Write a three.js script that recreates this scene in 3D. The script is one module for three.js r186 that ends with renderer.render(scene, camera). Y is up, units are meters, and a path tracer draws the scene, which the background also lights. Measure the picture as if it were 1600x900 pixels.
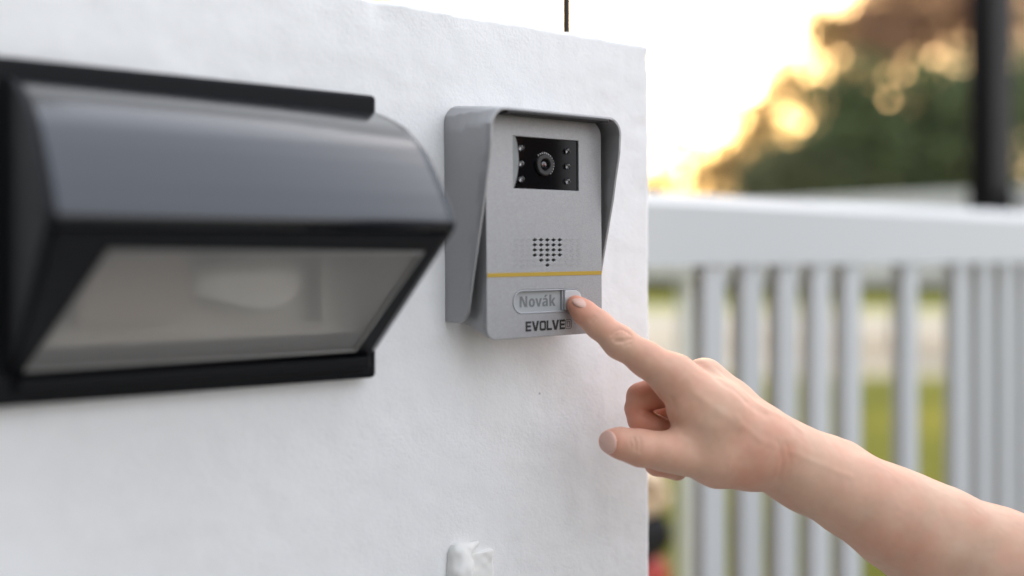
import * as THREE from 'three';
import { mergeGeometries, mergeVertices, toCreasedNormals } from 'three/addons/utils/BufferGeometryUtils.js';
import { RoundedBoxGeometry } from 'three/addons/geometries/RoundedBoxGeometry.js';
import { FontLoader } from 'three/addons/loaders/FontLoader.js';
import { TextGeometry } from 'three/addons/geometries/TextGeometry.js';

// ---------- camera, sky, sun, exposure ----------
const V = (x, y, z) => new THREE.Vector3(x, y, z);
const scene = new THREE.Scene();
const camera = new THREE.PerspectiveCamera(2 * Math.atan(450 / 1600) * 180 / Math.PI, 16 / 9, 0.02, 400);
camera.position.set(0, 1.35, 0.5874);
camera.lookAt(0.597, 1.35, 0.5874 - 0.8022);
camera.setViewOffset(1600, 900, 0, 48, 1600, 900);     // a level lens shifted down a little
camera.focus = 0.722;
camera.userData.fStop = 1.5;
const SUN = V(0.730, 0.076, -0.703).normalize();
const smooth = (a, b, x) => { const t = Math.min(1, Math.max(0, (x - a) / (b - a))); return t * t * (3 - 2 * t); };
{
  const W = 1024, H = 512, data = new Float32Array(W * H * 4);
  for (let j = 0; j < H; j++) for (let i = 0; i < W; i++) {
    const el = ((j + 0.5) / H - 0.5) * Math.PI, az = ((i + 0.5) / W - 0.5) * 2 * Math.PI;
    const d = V(Math.cos(el) * Math.cos(az), Math.sin(el), Math.cos(el) * Math.sin(az));
    const e = Math.max(0, d.y), ang = Math.acos(Math.min(1, Math.max(-1, d.dot(SUN)))), k = Math.pow(e, 0.45), o = (j * W + i) * 4;
    const g1 = Math.exp(-ang * ang / 0.07), g2 = Math.exp(-ang / 0.40);
    const lo = [1.02, 1.0, 1.0], hi = [0.86, 0.93, 1.05], w1 = [10, 5.4, 1.2], w2 = [1.2, 0.8, 0.42];
    for (let c = 0; c < 3; c++) data[o + c] = lo[c] * (1 - k) + hi[c] * k + g1 * w1[c] + g2 * w2[c];
    data[o + 3] = 1;
  }
  const sky = new THREE.DataTexture(data, W, H, THREE.RGBAFormat, THREE.FloatType);
  sky.mapping = THREE.EquirectangularReflectionMapping; sky.magFilter = THREE.LinearFilter; sky.needsUpdate = true;
  scene.background = sky; scene.environment = sky;
}
const sun = new THREE.DirectionalLight(new THREE.Color().setRGB(1, 0.74, 0.45), 2.2);
sun.position.copy(SUN).multiplyScalar(40).add(V(1, 1, 0)); sun.target.position.set(1, 1, 0);
sun.castShadow = true; sun.shadow.radius = 6; sun.shadow.mapSize.set(2048, 2048);
Object.assign(sun.shadow.camera, { left: -20, right: 20, top: 15, bottom: -15, near: 1, far: 90 });
scene.add(sun, sun.target);
const renderer = new THREE.WebGLRenderer({ antialias: true });
renderer.toneMapping = THREE.LinearToneMapping; renderer.toneMappingExposure = 2.3;
renderer.shadowMap.enabled = true;

// ---------- helpers ----------
function rng(a) { return () => { a |= 0; a = a + 0x6D2B79F5 | 0; let t = Math.imul(a ^ a >>> 15, 1 | a); t = t + Math.imul(t ^ t >>> 7, 61 | t) ^ t; return ((t ^ t >>> 14) >>> 0) / 4294967296; }; }
const hash3 = (x, y, z) => { let h = Math.imul(x, 374761393) ^ Math.imul(y, 668265263) ^ Math.imul(z, 2147483647 - 5741); h = Math.imul(h ^ h >>> 13, 1274126177); return ((h ^ h >>> 16) >>> 0) / 4294967296; };
function noise3(x, y, z) {
  const X = Math.floor(x), Y = Math.floor(y), Z = Math.floor(z), f = (t) => t * t * (3 - 2 * t), u = f(x - X), v = f(y - Y), w = f(z - Z), L = (a, b, t) => a + (b - a) * t;
  const r = (k) => L(L(hash3(X, Y, Z + k), hash3(X + 1, Y, Z + k), u), L(hash3(X, Y + 1, Z + k), hash3(X + 1, Y + 1, Z + k), u), v);
  return L(r(0), r(1), w) * 2 - 1;
}
function tileNoise(n, layers, seed) {        // tileable value noise, layers = [[cells, amplitude], ...]; 0..1
  const out = new Float32Array(n * n);
  layers.forEach(([c, a], li) => {
    const r = rng(seed + li * 977), g = Float32Array.from({ length: c * c }, () => r() * 2 - 1);
    for (let j = 0; j < n; j++) { const y = j / n * c, Y = Math.floor(y), v = (y - Y) ** 2 * (3 - 2 * (y - Y)); for (let i = 0; i < n; i++) {
      const x = i / n * c, X = Math.floor(x), u = (x - X) ** 2 * (3 - 2 * (x - X)), a0 = g[Y * c + X], a1 = g[Y * c + (X + 1) % c], b0 = g[((Y + 1) % c) * c + X], b1 = g[((Y + 1) % c) * c + (X + 1) % c];
      out[j * n + i] += a * ((a0 + (a1 - a0) * u) * (1 - v) + (b0 + (b1 - b0) * u) * v);
    } }
  });
  let lo = 1e9, hi = -1e9; for (const x of out) { lo = Math.min(lo, x); hi = Math.max(hi, x); }
  return out.map((x) => (x - lo) / (hi - lo));
}
function texture(n, fn, rep, srgb = false) {  // fn(index) -> [r, g, b] in 0..1; rep = repeats per metre
  const d = new Uint8Array(n * n * 4);
  for (let k = 0; k < n * n; k++) { const c = fn(k); for (let q = 0; q < 3; q++) d[k * 4 + q] = Math.max(0, Math.min(255, Math.round(c[q] * 255))); d[k * 4 + 3] = 255; }
  const t = new THREE.DataTexture(d, n, n); t.wrapS = t.wrapT = THREE.RepeatWrapping; t.magFilter = THREE.LinearFilter; t.minFilter = THREE.LinearMipmapLinearFilter; t.generateMipmaps = true;
  if (srgb) t.colorSpace = THREE.SRGBColorSpace; t.repeat.set(rep, rep); t.needsUpdate = true; return t;
}
const lin = (r, g, b) => new THREE.Color().setRGB(r, g, b);
const std = (c, roughness, metalness = 0, more = {}) => new THREE.MeshPhysicalMaterial({ color: lin(...c), roughness, metalness, ...more });
const used = {};
const numbered = (n) => { const k = used[n] = (used[n] ?? -1) + 1; return k ? `${n}_${String(k).padStart(3, '0')}` : n; };
function mesh(name, geo, mat, parent) { const m = new THREE.Mesh(geo, mat); m.name = parent ? name : numbered(name); m.castShadow = m.receiveShadow = true; (parent ?? scene).add(m); return m; }
function tag(o, label, category, group, kind) { Object.assign(o.userData, { label, category }); if (group) o.userData.group = group; if (kind) o.userData.kind = kind; return o; }
function thing(name, [x, y, z], label, category, group) { const g = new THREE.Group(); g.name = numbered(name); g.position.set(x, y, z); scene.add(g); return tag(g, label, category, group); }
const box = (w, h, d, x, y, z, r = 0.002) => new RoundedBoxGeometry(w, h, d, 2, Math.min(r, w / 2.01, h / 2.01, d / 2.01)).translate(x, y, z);
const cyl = (r0, r1, h, x, y, z, n = 24) => new THREE.CylinderGeometry(r0, r1, h, n).translate(x, y, z);
function boxUV(g) {                            // uv in metres by the dominant axis of each normal
  const p = g.attributes.position, n = g.attributes.normal, uv = new Float32Array(p.count * 2);
  for (let i = 0; i < p.count; i++) { const ax = Math.abs(n.getX(i)), ay = Math.abs(n.getY(i)), az = Math.abs(n.getZ(i));
    const [u, v] = ax > ay && ax > az ? [p.getZ(i), p.getY(i)] : ay > az ? [p.getX(i), p.getZ(i)] : [p.getX(i), p.getY(i)]; uv[2 * i] = u; uv[2 * i + 1] = v; }
  g.setAttribute('uv', new THREE.BufferAttribute(uv, 2)); return g;
}
function tube(pts, r, seg = 24, rad = 10) { return new THREE.TubeGeometry(new THREE.CatmullRomCurve3(pts.map((p) => V(...p))), seg, r, rad); }
function roundRect(s, x0, y0, x1, y1, r) {      // r = radius, or [bl, br, tr, tl]
  const [a, b, c, d] = Array.isArray(r) ? r : [r, r, r, r];
  s.moveTo(x0 + a, y0); s.lineTo(x1 - b, y0); s.absarc(x1 - b, y0 + b, b, -Math.PI / 2, 0); s.lineTo(x1, y1 - c); s.absarc(x1 - c, y1 - c, c, 0, Math.PI / 2);
  s.lineTo(x0 + d, y1); s.absarc(x0 + d, y1 - d, d, Math.PI / 2, Math.PI); s.lineTo(x0, y0 + a); s.absarc(x0 + a, y0 + a, a, Math.PI, Math.PI * 1.5); return s;
}
const extrude = (s, depth, z = 0, bevel = 0, curveSegments = 10) => new THREE.ExtrudeGeometry(s, { depth: depth - 2 * bevel, bevelEnabled: bevel > 0, bevelSize: bevel, bevelOffset: -bevel, bevelThickness: bevel, bevelSegments: 2, curveSegments }).translate(0, 0, z + bevel);

// smooth implicit shapes -> meshes (surface nets on a sparse grid)
const smin = (a, b, k) => { const h = Math.max(k - Math.abs(a - b), 0) / k; return Math.min(a, b) - h * h * k * 0.25; };
function cone(a, b) {                           // tapered capsule between joints [x, y, z, r]
  const [ax, ay, az, ra] = a, bx = b[0] - ax, by = b[1] - ay, bz = b[2] - az, l = bx * bx + by * by + bz * bz || 1e-9, dr = b[3] - ra;
  return (x, y, z) => { const px = x - ax, py = y - ay, pz = z - az, h = Math.min(1, Math.max(0, (px * bx + py * by + pz * bz) / l)); return Math.hypot(px - bx * h, py - by * h, pz - bz * h) - ra - dr * h; };
}
function chain(js, k) { const cs = js.slice(1).map((j, i) => cone(js[i], j)); return (x, y, z) => { let d = cs[0](x, y, z); for (let i = 1; i < cs.length; i++) d = smin(d, cs[i](x, y, z), k); return d; }; }
function netMesh(sdf, lo, hi, h) {
  const n = [0, 1, 2].map((c) => Math.ceil((hi[c] - lo[c]) / h) + 1), [nx, ny, nz] = n, F = new Float32Array(nx * ny * nz).fill(NaN), B = 6, id = (i, j, k) => i + nx * (j + ny * k);
  for (let k = 0; k < nz; k += B) for (let j = 0; j < ny; j += B) for (let i = 0; i < nx; i += B) {
    if (Math.abs(sdf(lo[0] + (i + B / 2) * h, lo[1] + (j + B / 2) * h, lo[2] + (k + B / 2) * h)) > h * B * 1.05) continue;
    for (let c = k; c <= Math.min(k + B, nz - 1); c++) for (let b = j; b <= Math.min(j + B, ny - 1); b++) for (let a = i; a <= Math.min(i + B, nx - 1); a++) { const q = id(a, b, c); if (F[q] !== F[q]) F[q] = sdf(lo[0] + a * h, lo[1] + b * h, lo[2] + c * h); }
  }
  const vert = new Map(), pos = [], idx = [];
  const corner = [[0, 0, 0], [1, 0, 0], [0, 1, 0], [1, 1, 0], [0, 0, 1], [1, 0, 1], [0, 1, 1], [1, 1, 1]], edges = [[0, 1], [2, 3], [4, 5], [6, 7], [0, 2], [1, 3], [4, 6], [5, 7], [0, 4], [1, 5], [2, 6], [3, 7]];
  for (let k = 0; k < nz - 1; k++) for (let j = 0; j < ny - 1; j++) for (let i = 0; i < nx - 1; i++) {
    const q = id(i, j, k); if (F[q] !== F[q]) continue;
    const v = corner.map(([a, b, c]) => F[q + a + nx * (b + ny * c)]); if (v.some((x) => x !== x)) continue;
    if (v.every((x) => x > 0) || v.every((x) => x <= 0)) continue;
    let x = 0, y = 0, z = 0, m = 0;
    for (const [a, b] of edges) if ((v[a] > 0) !== (v[b] > 0)) { const t = v[a] / (v[a] - v[b]); x += corner[a][0] + (corner[b][0] - corner[a][0]) * t; y += corner[a][1] + (corner[b][1] - corner[a][1]) * t; z += corner[a][2] + (corner[b][2] - corner[a][2]) * t; m++; }
    vert.set(q, pos.length / 3); pos.push(lo[0] + (i + x / m) * h, lo[1] + (j + y / m) * h, lo[2] + (k + z / m) * h);
  }
  const st = [1, nx, nx * ny];
  for (const q of vert.keys()) for (let ax = 0; ax < 3; ax++) {
    const s = F[q], e = F[q + st[ax]]; if ((s > 0) === (e > 0)) continue;
    const u = st[(ax + 1) % 3], w = st[(ax + 2) % 3], a = vert.get(q), b = vert.get(q - u), c = vert.get(q - u - w), d = vert.get(q - w);
    if (b === undefined || c === undefined || d === undefined) continue;
    s <= 0 ? idx.push(a, b, c, a, c, d) : idx.push(a, c, b, a, d, c);
  }
  const nor = new Float32Array(pos.length), e = h * 0.6;
  for (let i = 0; i < pos.length; i += 3) {
    for (let it = 0; it < 3; it++) {
      const [x, y, z] = pos.slice(i, i + 3), gx = sdf(x + e, y, z) - sdf(x - e, y, z), gy = sdf(x, y + e, z) - sdf(x, y - e, z), gz = sdf(x, y, z + e) - sdf(x, y, z - e), l = Math.hypot(gx, gy, gz) || 1;
      if (it === 2) { nor[i] = gx / l; nor[i + 1] = gy / l; nor[i + 2] = gz / l; break; }
      const d = Math.max(-h, Math.min(h, sdf(x, y, z))) * 0.9; pos[i] -= gx / l * d; pos[i + 1] -= gy / l * d; pos[i + 2] -= gz / l * d;
    }
  }
  const g = new THREE.BufferGeometry(); g.setAttribute('position', new THREE.Float32BufferAttribute(pos, 3)); g.setAttribute('normal', new THREE.BufferAttribute(nor, 3)); g.setIndex(idx);
  return boxUV(g);
}

// ---------- textures and materials ----------
const N1 = tileNoise(512, [[6, 0.5], [14, 0.5], [40, 0.5], [90, 0.6], [180, 0.45], [256, 0.2]], 11);
const N2 = tileNoise(512, [[3, 1], [7, 0.7], [17, 0.4], [64, 0.25], [200, 0.15]], 23);
const N3 = tileNoise(256, [[128, 1], [256, 0.9], [20, 0.15]], 37);
const bumpStucco = texture(512, (k) => { const b = 0.5 + (N1[k] - 0.5) * (0.25 + 1.1 * N2[k]); return [b, b, b]; }, 7);
const pits = new Set([90210, 151033, 33170, 201555, 240871, 118020, 62900]);
const stuccoCol = texture(512, (k) => { const s = (pits.has(k) ? 0.6 : 1) * (0.905 + 0.03 * (N2[k] - 0.5) + 0.015 * (N1[k] - 0.5)); return [s, s, s * 1.002]; }, 1.7, true);
const M = {};
M.stucco = std([1, 1, 1], 0.92, 0, { map: stuccoCol, bumpMap: bumpStucco, bumpScale: 0.00038 });
const silver = (base, sp) => texture(256, (k) => { const s = base + sp * (N3[k] - 0.5); return [s, s, s * 1.01]; }, 24, true);
M.silver = std([1, 1, 1], 0.45, 0.35, { map: silver(0.63, 0.15) });
M.hood = std([1, 1, 1], 0.45, 0.35, { map: silver(0.62, 0.05) });
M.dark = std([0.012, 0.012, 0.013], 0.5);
M.blackGlass = std([0.004, 0.004, 0.005], 0.06, 0, { specularIntensity: 0.35 });
M.lensRing = std([0.03, 0.03, 0.032], 0.35, 0.3);
M.lens = std([0.004, 0.003, 0.006], 0.03, 0, { clearcoat: 1 });
M.red = std([0.35, 0.01, 0.015], 0.3);
M.led = std([1, 1, 1], 0.02, 0, { transmission: 1, thickness: 0.003, ior: 1.5 });
M.chrome = std([0.75, 0.75, 0.77], 0.18, 1);
M.ledCup = std([0.3, 0.3, 0.32], 0.25, 1);
M.yellow = std([0.42, 0.27, 0.02], 0.5);
M.ink = std([0.008, 0.008, 0.008], 0.6);
M.greyInk = std([0.15, 0.155, 0.16], 0.7);
M.card = std([0.33, 0.34, 0.345], 0.6);
M.bezel = std([0.24, 0.25, 0.25], 0.6);
M.buttonPlastic = std([0.50, 0.51, 0.52], 0.3, 0, { clearcoat: 0.4, clearcoatRoughness: 0.2 });
M.slotRim = std([0.42, 0.43, 0.45], 0.25, 0.3);
M.lampMetal = std([0.034, 0.036, 0.041], 0.22, 0.85, { bumpMap: texture(256, (k) => [N3[k], N3[k], N3[k]], 14), bumpScale: 0.00003, clearcoat: 0.6, clearcoatRoughness: 0.14 });
M.lampBlack = std([0.004, 0.0045, 0.006], 0.5, 0, { specularIntensity: 0.28 });
M.pane = std([0.88, 0.86, 0.83], 0.42, 0, { transmission: 0.85, thickness: 0, ior: 1.5 });
M.reflector = std([0.46, 0.44, 0.41], 0.5, 0.2);
M.bulb = std([0.66, 0.65, 0.62], 0.25, 0, { clearcoat: 0.5 });
M.gate = std([0.47, 0.485, 0.49], 0.5);
M.slats = [0.43, 0.45, 0.465, 0.44].map((v) => std([v * 0.98, v * 1.015, v * 1.035], 0.48));
M.post = std([0.005, 0.0045, 0.005], 0.5, 0, { specularIntensity: 0.25 });
M.rod = std([0.015, 0.013, 0.01], 0.5);
M.clip = std([0.79, 0.785, 0.765], 0.5);
M.boardWhite = std([0.68, 0.69, 0.67], 0.6);
M.nail = std([0.66, 0.41, 0.335], 0.3);
M.skin = new THREE.MeshPhysicalMaterial({ color: 0xffffff, vertexColors: true, roughness: 0.5, specularIntensity: 0.7 });
M.bark = std([0.06, 0.045, 0.03], 0.95);

// ---------- the setting ----------
const lawnTex = texture(512, (k) => { const a = N2[k], b = N1[k]; return [0.50 + 0.18 * a + 0.12 * (b - 0.5), 0.53 + 0.12 * a + 0.12 * (b - 0.5), 0.18 + 0.08 * a]; }, 0.5, true);
const plane = (x0, x1, z0, z1, y) => { const g = new THREE.PlaneGeometry(x1 - x0, z1 - z0).rotateX(-Math.PI / 2).translate((x0 + x1) / 2, y, (z0 + z1) / 2); return boxUV(g); };
const ground = mesh('ground', plane(-120, 160, -200, 60, 0), std([1, 1, 1], 0.95, 0, { map: lawnTex, bumpMap: bumpStucco, bumpScale: 0.02 }));
ground.userData.kind = 'structure'; ground.userData.label = 'yellow green lawn behind the white gate'; ground.userData.category = 'ground';
const paveTex = texture(512, (k) => { const s = 0.50 + 0.1 * (N2[k] - 0.5) + 0.1 * (N1[k] - 0.5); return [s, s * 0.985, s * 0.95]; }, 0.8, true);
const paveM = std([1, 1, 1], 0.9, 0, { map: paveTex, bumpMap: bumpStucco, bumpScale: 0.003 });
const pavement = mesh('pavement', plane(-12, 14, -0.42, 12, 0.004), paveM);
Object.assign(pavement.userData, { kind: 'structure', label: 'light grey concrete pavement in front of the wall', category: 'pavement' });
// a pale path crossing the lawn farther back, square to the line of sight
const pathG = new THREE.PlaneGeometry(70, 14.5).rotateX(-Math.PI / 2); pathG.rotateY(-0.72).translate(16.4, 0.004, -10.3); boxUV(pathG);
const path = mesh('path', pathG, std([1, 1, 1], 0.9, 0, { map: texture(512, (k) => { const s = 0.62 + 0.12 * (N2[k] - 0.5) + 0.08 * (N1[k] - 0.5); return [s, s * 0.985, s * 0.91]; }, 0.4, true) })); Object.assign(path.userData, { kind: 'structure', label: 'pale path crossing behind the lawn', category: 'path' });

// grass tufts on the lawn that shows between the slats
{
  const blade = new THREE.BufferGeometry(); const P = [], r = rng(5);
  for (let k = 0; k < 9; k++) { const a = r() * 6.28, c = Math.cos(a), s = Math.sin(a), l = 0.05 + 0.05 * r(), ox = (r() - 0.5) * 0.09, oz = (r() - 0.5) * 0.09, w = 0.004; P.push(ox - s * w, 0, oz + c * w, ox + s * w, 0, oz - c * w, ox + c * l * 0.5, l, oz + s * l * 0.5); }
  blade.setAttribute('position', new THREE.Float32BufferAttribute(P, 3)); blade.computeVertexNormals();
  const n = 26000, im = new THREE.InstancedMesh(blade, std([1, 1, 1], 0.9, 0, { transmission: 0.35, thickness: 0, side: THREE.DoubleSide }), n), m = new THREE.Matrix4(), c = new THREE.Color();
  for (let k = 0; k < n; k++) {
    const t = 2.6 + 8.4 * Math.sqrt(r()), u = 0.08 + r() * 0.5, x = t * (0.597 + 0.8022 * u), z = 0.5874 + t * (-0.8022 + 0.597 * u), s = 0.7 + r() * 0.7;
    m.makeRotationY(r() * 6.28).scale(V(s, s, s)).setPosition(x, 0.002, z); im.setMatrixAt(k, m);
    const d = noise3(x * 0.8, 3, z * 0.8) * 0.5 + 0.5 + (r() - 0.5) * 0.3; im.setColorAt(k, c.setRGB(0.22 + 0.24 * d, 0.25 + 0.17 * d, 0.045 + 0.03 * d));
  }
  im.name = 'grass'; im.castShadow = im.receiveShadow = true; scene.add(im); tag(im, 'short yellow green grass growing behind the gate', 'grass', null, 'stuff');
}

// ---------- white rendered wall ----------
{
  const X1 = 0.5745, Y1 = 1.5185, TH = 0.24, xs = [], ys = [], R = 0.004;
  for (let x = -3; x < 0; x += 0.1) xs.push(x); for (let x = 0; x < X1 - 0.008; x += 0.004) xs.push(x);
  for (let y = 0; y < 1; y += 0.05) ys.push(y); for (let y = 1; y < Y1 - 0.008; y += 0.004) ys.push(y);
  const arc = [0.12, 0.3, 0.5, 0.7, 0.88, 1]; const nxF = xs.length, nyF = ys.length;
  arc.forEach((a) => { xs.push(X1 - R * 1.4 + R * 1.4 * a); ys.push(Y1 - R + R * a); });
  const pos = [], uv = [], idx = [], W = xs.length;
  ys.forEach((y, j) => xs.forEach((x, i) => {
    const ex = smooth(X1 - 0.03, X1, x), ey = smooth(Y1 - 0.03, Y1, y);
    let z = 0.00035 * noise3(x * 60, y * 60, 1) + 0.00015 * noise3(x * 14, y * 14, 2) + 0.0003 * noise3(x * 150, y * 150, 5);
    const bx = Math.max(0, (x - (X1 - R * 1.4)) / (R * 1.4)), by = Math.max(0, (y - (Y1 - R)) / R);
    z -= R * (1 - Math.sqrt(Math.max(0, 1 - Math.min(1, bx) ** 2))) + R * (1 - Math.sqrt(Math.max(0, 1 - Math.min(1, by) ** 2)));
    z -= 0.0025 * Math.max(0, noise3(x * 55, y * 55, 9) - 0.35) * Math.max(ex, ey);
    const chip = Math.exp(-(((y - 1.506) / 0.005) ** 2)) * 0.0016;
    pos.push(x + ex * (0.0003 * noise3(1, y * 45, 4) + 0.0003 * noise3(2, y * 160, 4) - chip), y + ey * (0.0003 * noise3(x * 40, 1, 6) + 0.0004 * noise3(x * 170, 1, 6)), z); uv.push(x, y);
    if (i && j) { const q = j * W + i; idx.push(q - W - 1, q - W, q, q - W - 1, q, q - 1); }
  }));
  const H = ys.length, back = (list, dir) => { const b = pos.length / 3; list.forEach((q, k) => { pos.push(pos[q * 3], pos[q * 3 + 1], pos[q * 3 + 2]); uv.push(uv[q * 2] + 0.01, uv[q * 2 + 1]); pos.push(pos[q * 3], pos[q * 3 + 1], -TH); dir ? uv.push(uv[q * 2], uv[q * 2 + 1] + TH) : uv.push(uv[q * 2] + TH, uv[q * 2 + 1]); if (k) { const c = b + 2 * k; idx.push(c - 2, c, c + 1, c - 2, c + 1, c - 1); } }); };
  back(xs.map((_, i) => (H - 1) * W + i), 1); back(ys.map((_, j) => j * W + W - 1).reverse(), 0); back(ys.map((_, j) => j * W), 0);
  const b = pos.length / 3; pos.push(-3, 0, -TH, X1, 0, -TH, X1, Y1, -TH, -3, Y1, -TH); uv.push(0, 0, 3.5, 0, 3.5, 1.5, 0, 1.5); idx.push(b, b + 2, b + 1, b, b + 3, b + 2);
  const g = new THREE.BufferGeometry(); g.setAttribute('position', new THREE.Float32BufferAttribute(pos, 3)); g.setAttribute('uv', new THREE.Float32BufferAttribute(uv, 2)); g.setIndex(idx); g.computeVertexNormals();
  tag(mesh('wall', g, M.stucco), 'white rough rendered wall carrying the black lamp and the grey intercom', 'wall');
}

// ---------- intercom ----------
const font = await new FontLoader().loadAsync('fonts/droid/droid_sans_bold.typeface.json');
{
  // local axes: x, y measured from the middle of the face's bottom edge, z from the wall
  const I = thing('intercom', [0.437, 1.296, 0.0004], 'silver grey video intercom with rain hood and camera on the white wall', 'intercom');
  I.rotation.z = 0.008;
  const w = 0.0502, h = 0.1500, ZB = 0.037, ZF = 0.040;
  // body, drawn in towards the wall
  const bg = extrude(roundRect(new THREE.Shape(), -w, 0, w, h, [0.0075, 0.0075, 0.011, 0.011]), ZB, 0, 0.0006, 14), bp = bg.attributes.position;
  for (let i = 0; i < bp.count; i++) { const b = 1 - bp.getZ(i) / ZB; bp.setX(i, bp.getX(i) * (1 - 0.075 * b)); bp.setY(i, bp.getY(i) + 0.009 * b * smooth(0.03, 0, bp.getY(i))); }
  bg.computeVertexNormals(); mesh('body', toCreasedNormals(bg, 0.6), M.hood, I);
  // face plate with real openings
  const S = roundRect(new THREE.Shape(), -w, 0, w, h, [0.0075, 0.0075, 0.011, 0.011]);
  const win = [-0.0280, 0.1002, 0.0292, 0.1352];
  { const p = new THREE.Path(); p.moveTo(win[0], win[1]); p.lineTo(win[0], win[3]); p.lineTo(win[2], win[3]); p.lineTo(win[2], win[1]); p.lineTo(win[0], win[1]); S.holes.push(p); }
  const slot = [-0.0290, 0.0160, 0.0318, 0.0322];
  S.holes.push(roundRect(new THREE.Path(), ...slot, 0.0079));
  const dx = 0.00545, dy = 0.00345, gx = 0.0008, gy = 0.0658, dw = 0.0021, dh = 0.00125, open = [5, 5, 5, 5, 3, 1], faint = [];
  for (let r = 0; r < 6; r++) for (let c = -5; c <= 5; c++) {
    const x = gx + c * dx, y = gy - r * dy;
    if (Math.abs(c) <= (open[r] - 1) / 2) { const p = new THREE.Path(); p.moveTo(x - dw, y); p.lineTo(x, y + dh); p.lineTo(x + dw, y); p.lineTo(x, y - dh); p.lineTo(x - dw, y); S.holes.push(p); }
    else { const d = new THREE.Shape(); d.moveTo(x - dw, y); d.lineTo(x, y - dh); d.lineTo(x + dw, y); d.lineTo(x, y + dh); d.lineTo(x - dw, y); const q = new THREE.Path(), k = 0.72; q.moveTo(x - dw * k, y); q.lineTo(x, y + dh * k); q.lineTo(x + dw * k, y); q.lineTo(x, y - dh * k); q.lineTo(x - dw * k, y); d.holes.push(q); faint.push(extrude(d, 0.00013, ZF)); }
  }
  const face = mesh('face_plate', boxUV(extrude(S, ZF - ZB - 0.0002, ZB + 0.0002, 0.0004, 14)), M.silver, I);
  mesh('grille_mould', boxUV(mergeGeometries(faint)), M.silver, face).userData.kind = 'stuff';
  mesh('grille_backing', box(0.034, 0.022, 0.0006, gx, gy - 2.5 * dy, ZB + 0.0007, 0.0002), M.dark, face);
  // stripe
  mesh('stripe', box(2 * w - 0.0008, 0.0027, 0.0003, 0, 0.0426, ZF + 0.00018, 0.0001), M.yellow, I);
  // camera window
  const cw = mesh('camera_window', box(win[2] - win[0], win[3] - win[1], 0.0012, (win[0] + win[2]) / 2, (win[1] + win[3]) / 2, ZB + 0.001, 0.0003), M.blackGlass, I);
  { const s = new THREE.Shape(); s.moveTo(win[0] + 0.0002, win[1] + 0.0002); s.lineTo(win[0] + 0.0007, win[1] + 0.0002); s.quadraticCurveTo(win[0] + 0.0082, (win[1] + win[3]) / 2, win[0] + 0.0022, win[3] - 0.0002); s.lineTo(win[0] + 0.0002, win[3] - 0.0002); s.lineTo(win[0] + 0.0002, win[1] + 0.0002);
    mesh('window_bezel', extrude(s, 0.0009, ZB + 0.0017, 0, 20), M.bezel, cw); }
  const lx = -0.0012, ly = 0.1172;
  const ring = (r0, r1, z0, z1, bev = 0.0006) => new THREE.LatheGeometry([V(r0, z0, 0), V(r0, z1 - bev, 0), V(r0 + bev, z1, 0), V(r1 - bev, z1, 0), V(r1, z1 - bev, 0), V(r1, z0, 0), V(r0, z0, 0)].map((v) => new THREE.Vector2(v.x, v.y)), 40).rotateX(Math.PI / 2).translate(lx, ly, 0);
  const cam = mesh('camera_lens', toCreasedNormals(ring(0.0040, 0.0074, ZB + 0.0016, ZB + 0.0042), 0.5), M.lensRing, I);
  mesh('lens_collar', toCreasedNormals(ring(0.0027, 0.0039, ZB + 0.0016, ZB + 0.0034, 0.0009), 0.5), M.blackGlass, cam);
  mesh('lens_glass', new THREE.SphereGeometry(0.0030, 24, 12, 0, 6.2832, 0, 1.1).rotateX(Math.PI / 2).scale(1, 1, 0.45).translate(lx, ly, ZB + 0.0017), M.lens, cam);
  mesh('lens_coating', cyl(0.0005, 0.0005, 0.0002, 0, 0, 0, 12).rotateX(Math.PI / 2).translate(lx - 0.0007, ly, ZB + 0.0033), M.red, cam);
  for (let k = 0; k < 14; k++) { const a = -2.4 + k * 0.24; mesh('focus_notch', box(0.0006, 0.0011, 0.0012, 0, 0.0080, 0, 0.0002).rotateZ(a).translate(lx, ly, ZB + 0.0023), M.chrome, cam); }
  for (const x of [-0.0212, 0.0193]) for (let r = 0; r < 3; r++) {
    const y = 0.1276 - r * 0.0105, l = mesh('infrared_led', new THREE.SphereGeometry(0.0021, 20, 12).scale(1, 1, 0.9).translate(x, y, ZB + 0.0031), M.led, I);
    mesh('led_cup', toCreasedNormals(new THREE.LatheGeometry([[0.0001, 0.0002], [0.0009, 0.0002], [0.0016, 0.0010], [0.0018, 0.0010], [0.0018, 0]].map(([a, b]) => new THREE.Vector2(a, b)), 16), 0.4).rotateX(Math.PI / 2).translate(x, y, ZB + 0.0016), M.ledCup, l);
  }
  // name slot, card, writing and call button
  const cy = (slot[1] + slot[3]) / 2, div = 0.0135;
  const card = mesh('name_card', extrude(roundRect(new THREE.Shape(), slot[0] + 0.0003, slot[1] + 0.0003, div, slot[3] - 0.0003, [0.0076, 0.0005, 0.0005, 0.0076]), 0.0006, ZB + 0.0004), M.card, I);
  const rim = roundRect(new THREE.Shape(), slot[0] + 0.0001, slot[1] + 0.0001, slot[2] - 0.0001, slot[3] - 0.0001, 0.0078); rim.holes.push(roundRect(new THREE.Path(), slot[0] + 0.0010, slot[1] + 0.0010, slot[2] - 0.0010, slot[3] - 0.0010, 0.0069));
  mesh('slot_rim', extrude(rim, 0.0026, ZB + 0.0008, 0.0003), M.slotRim, I);
  const tg = new TextGeometry('Novák', { font, size: 0.0074, depth: 0.00012, curveSegments: 5 }); tg.computeBoundingBox();
  mesh('name_lettering', tg.translate(-0.0217 - tg.boundingBox.min.x, cy - 0.0036, ZB + 0.00105), M.greyInk, card);
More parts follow.
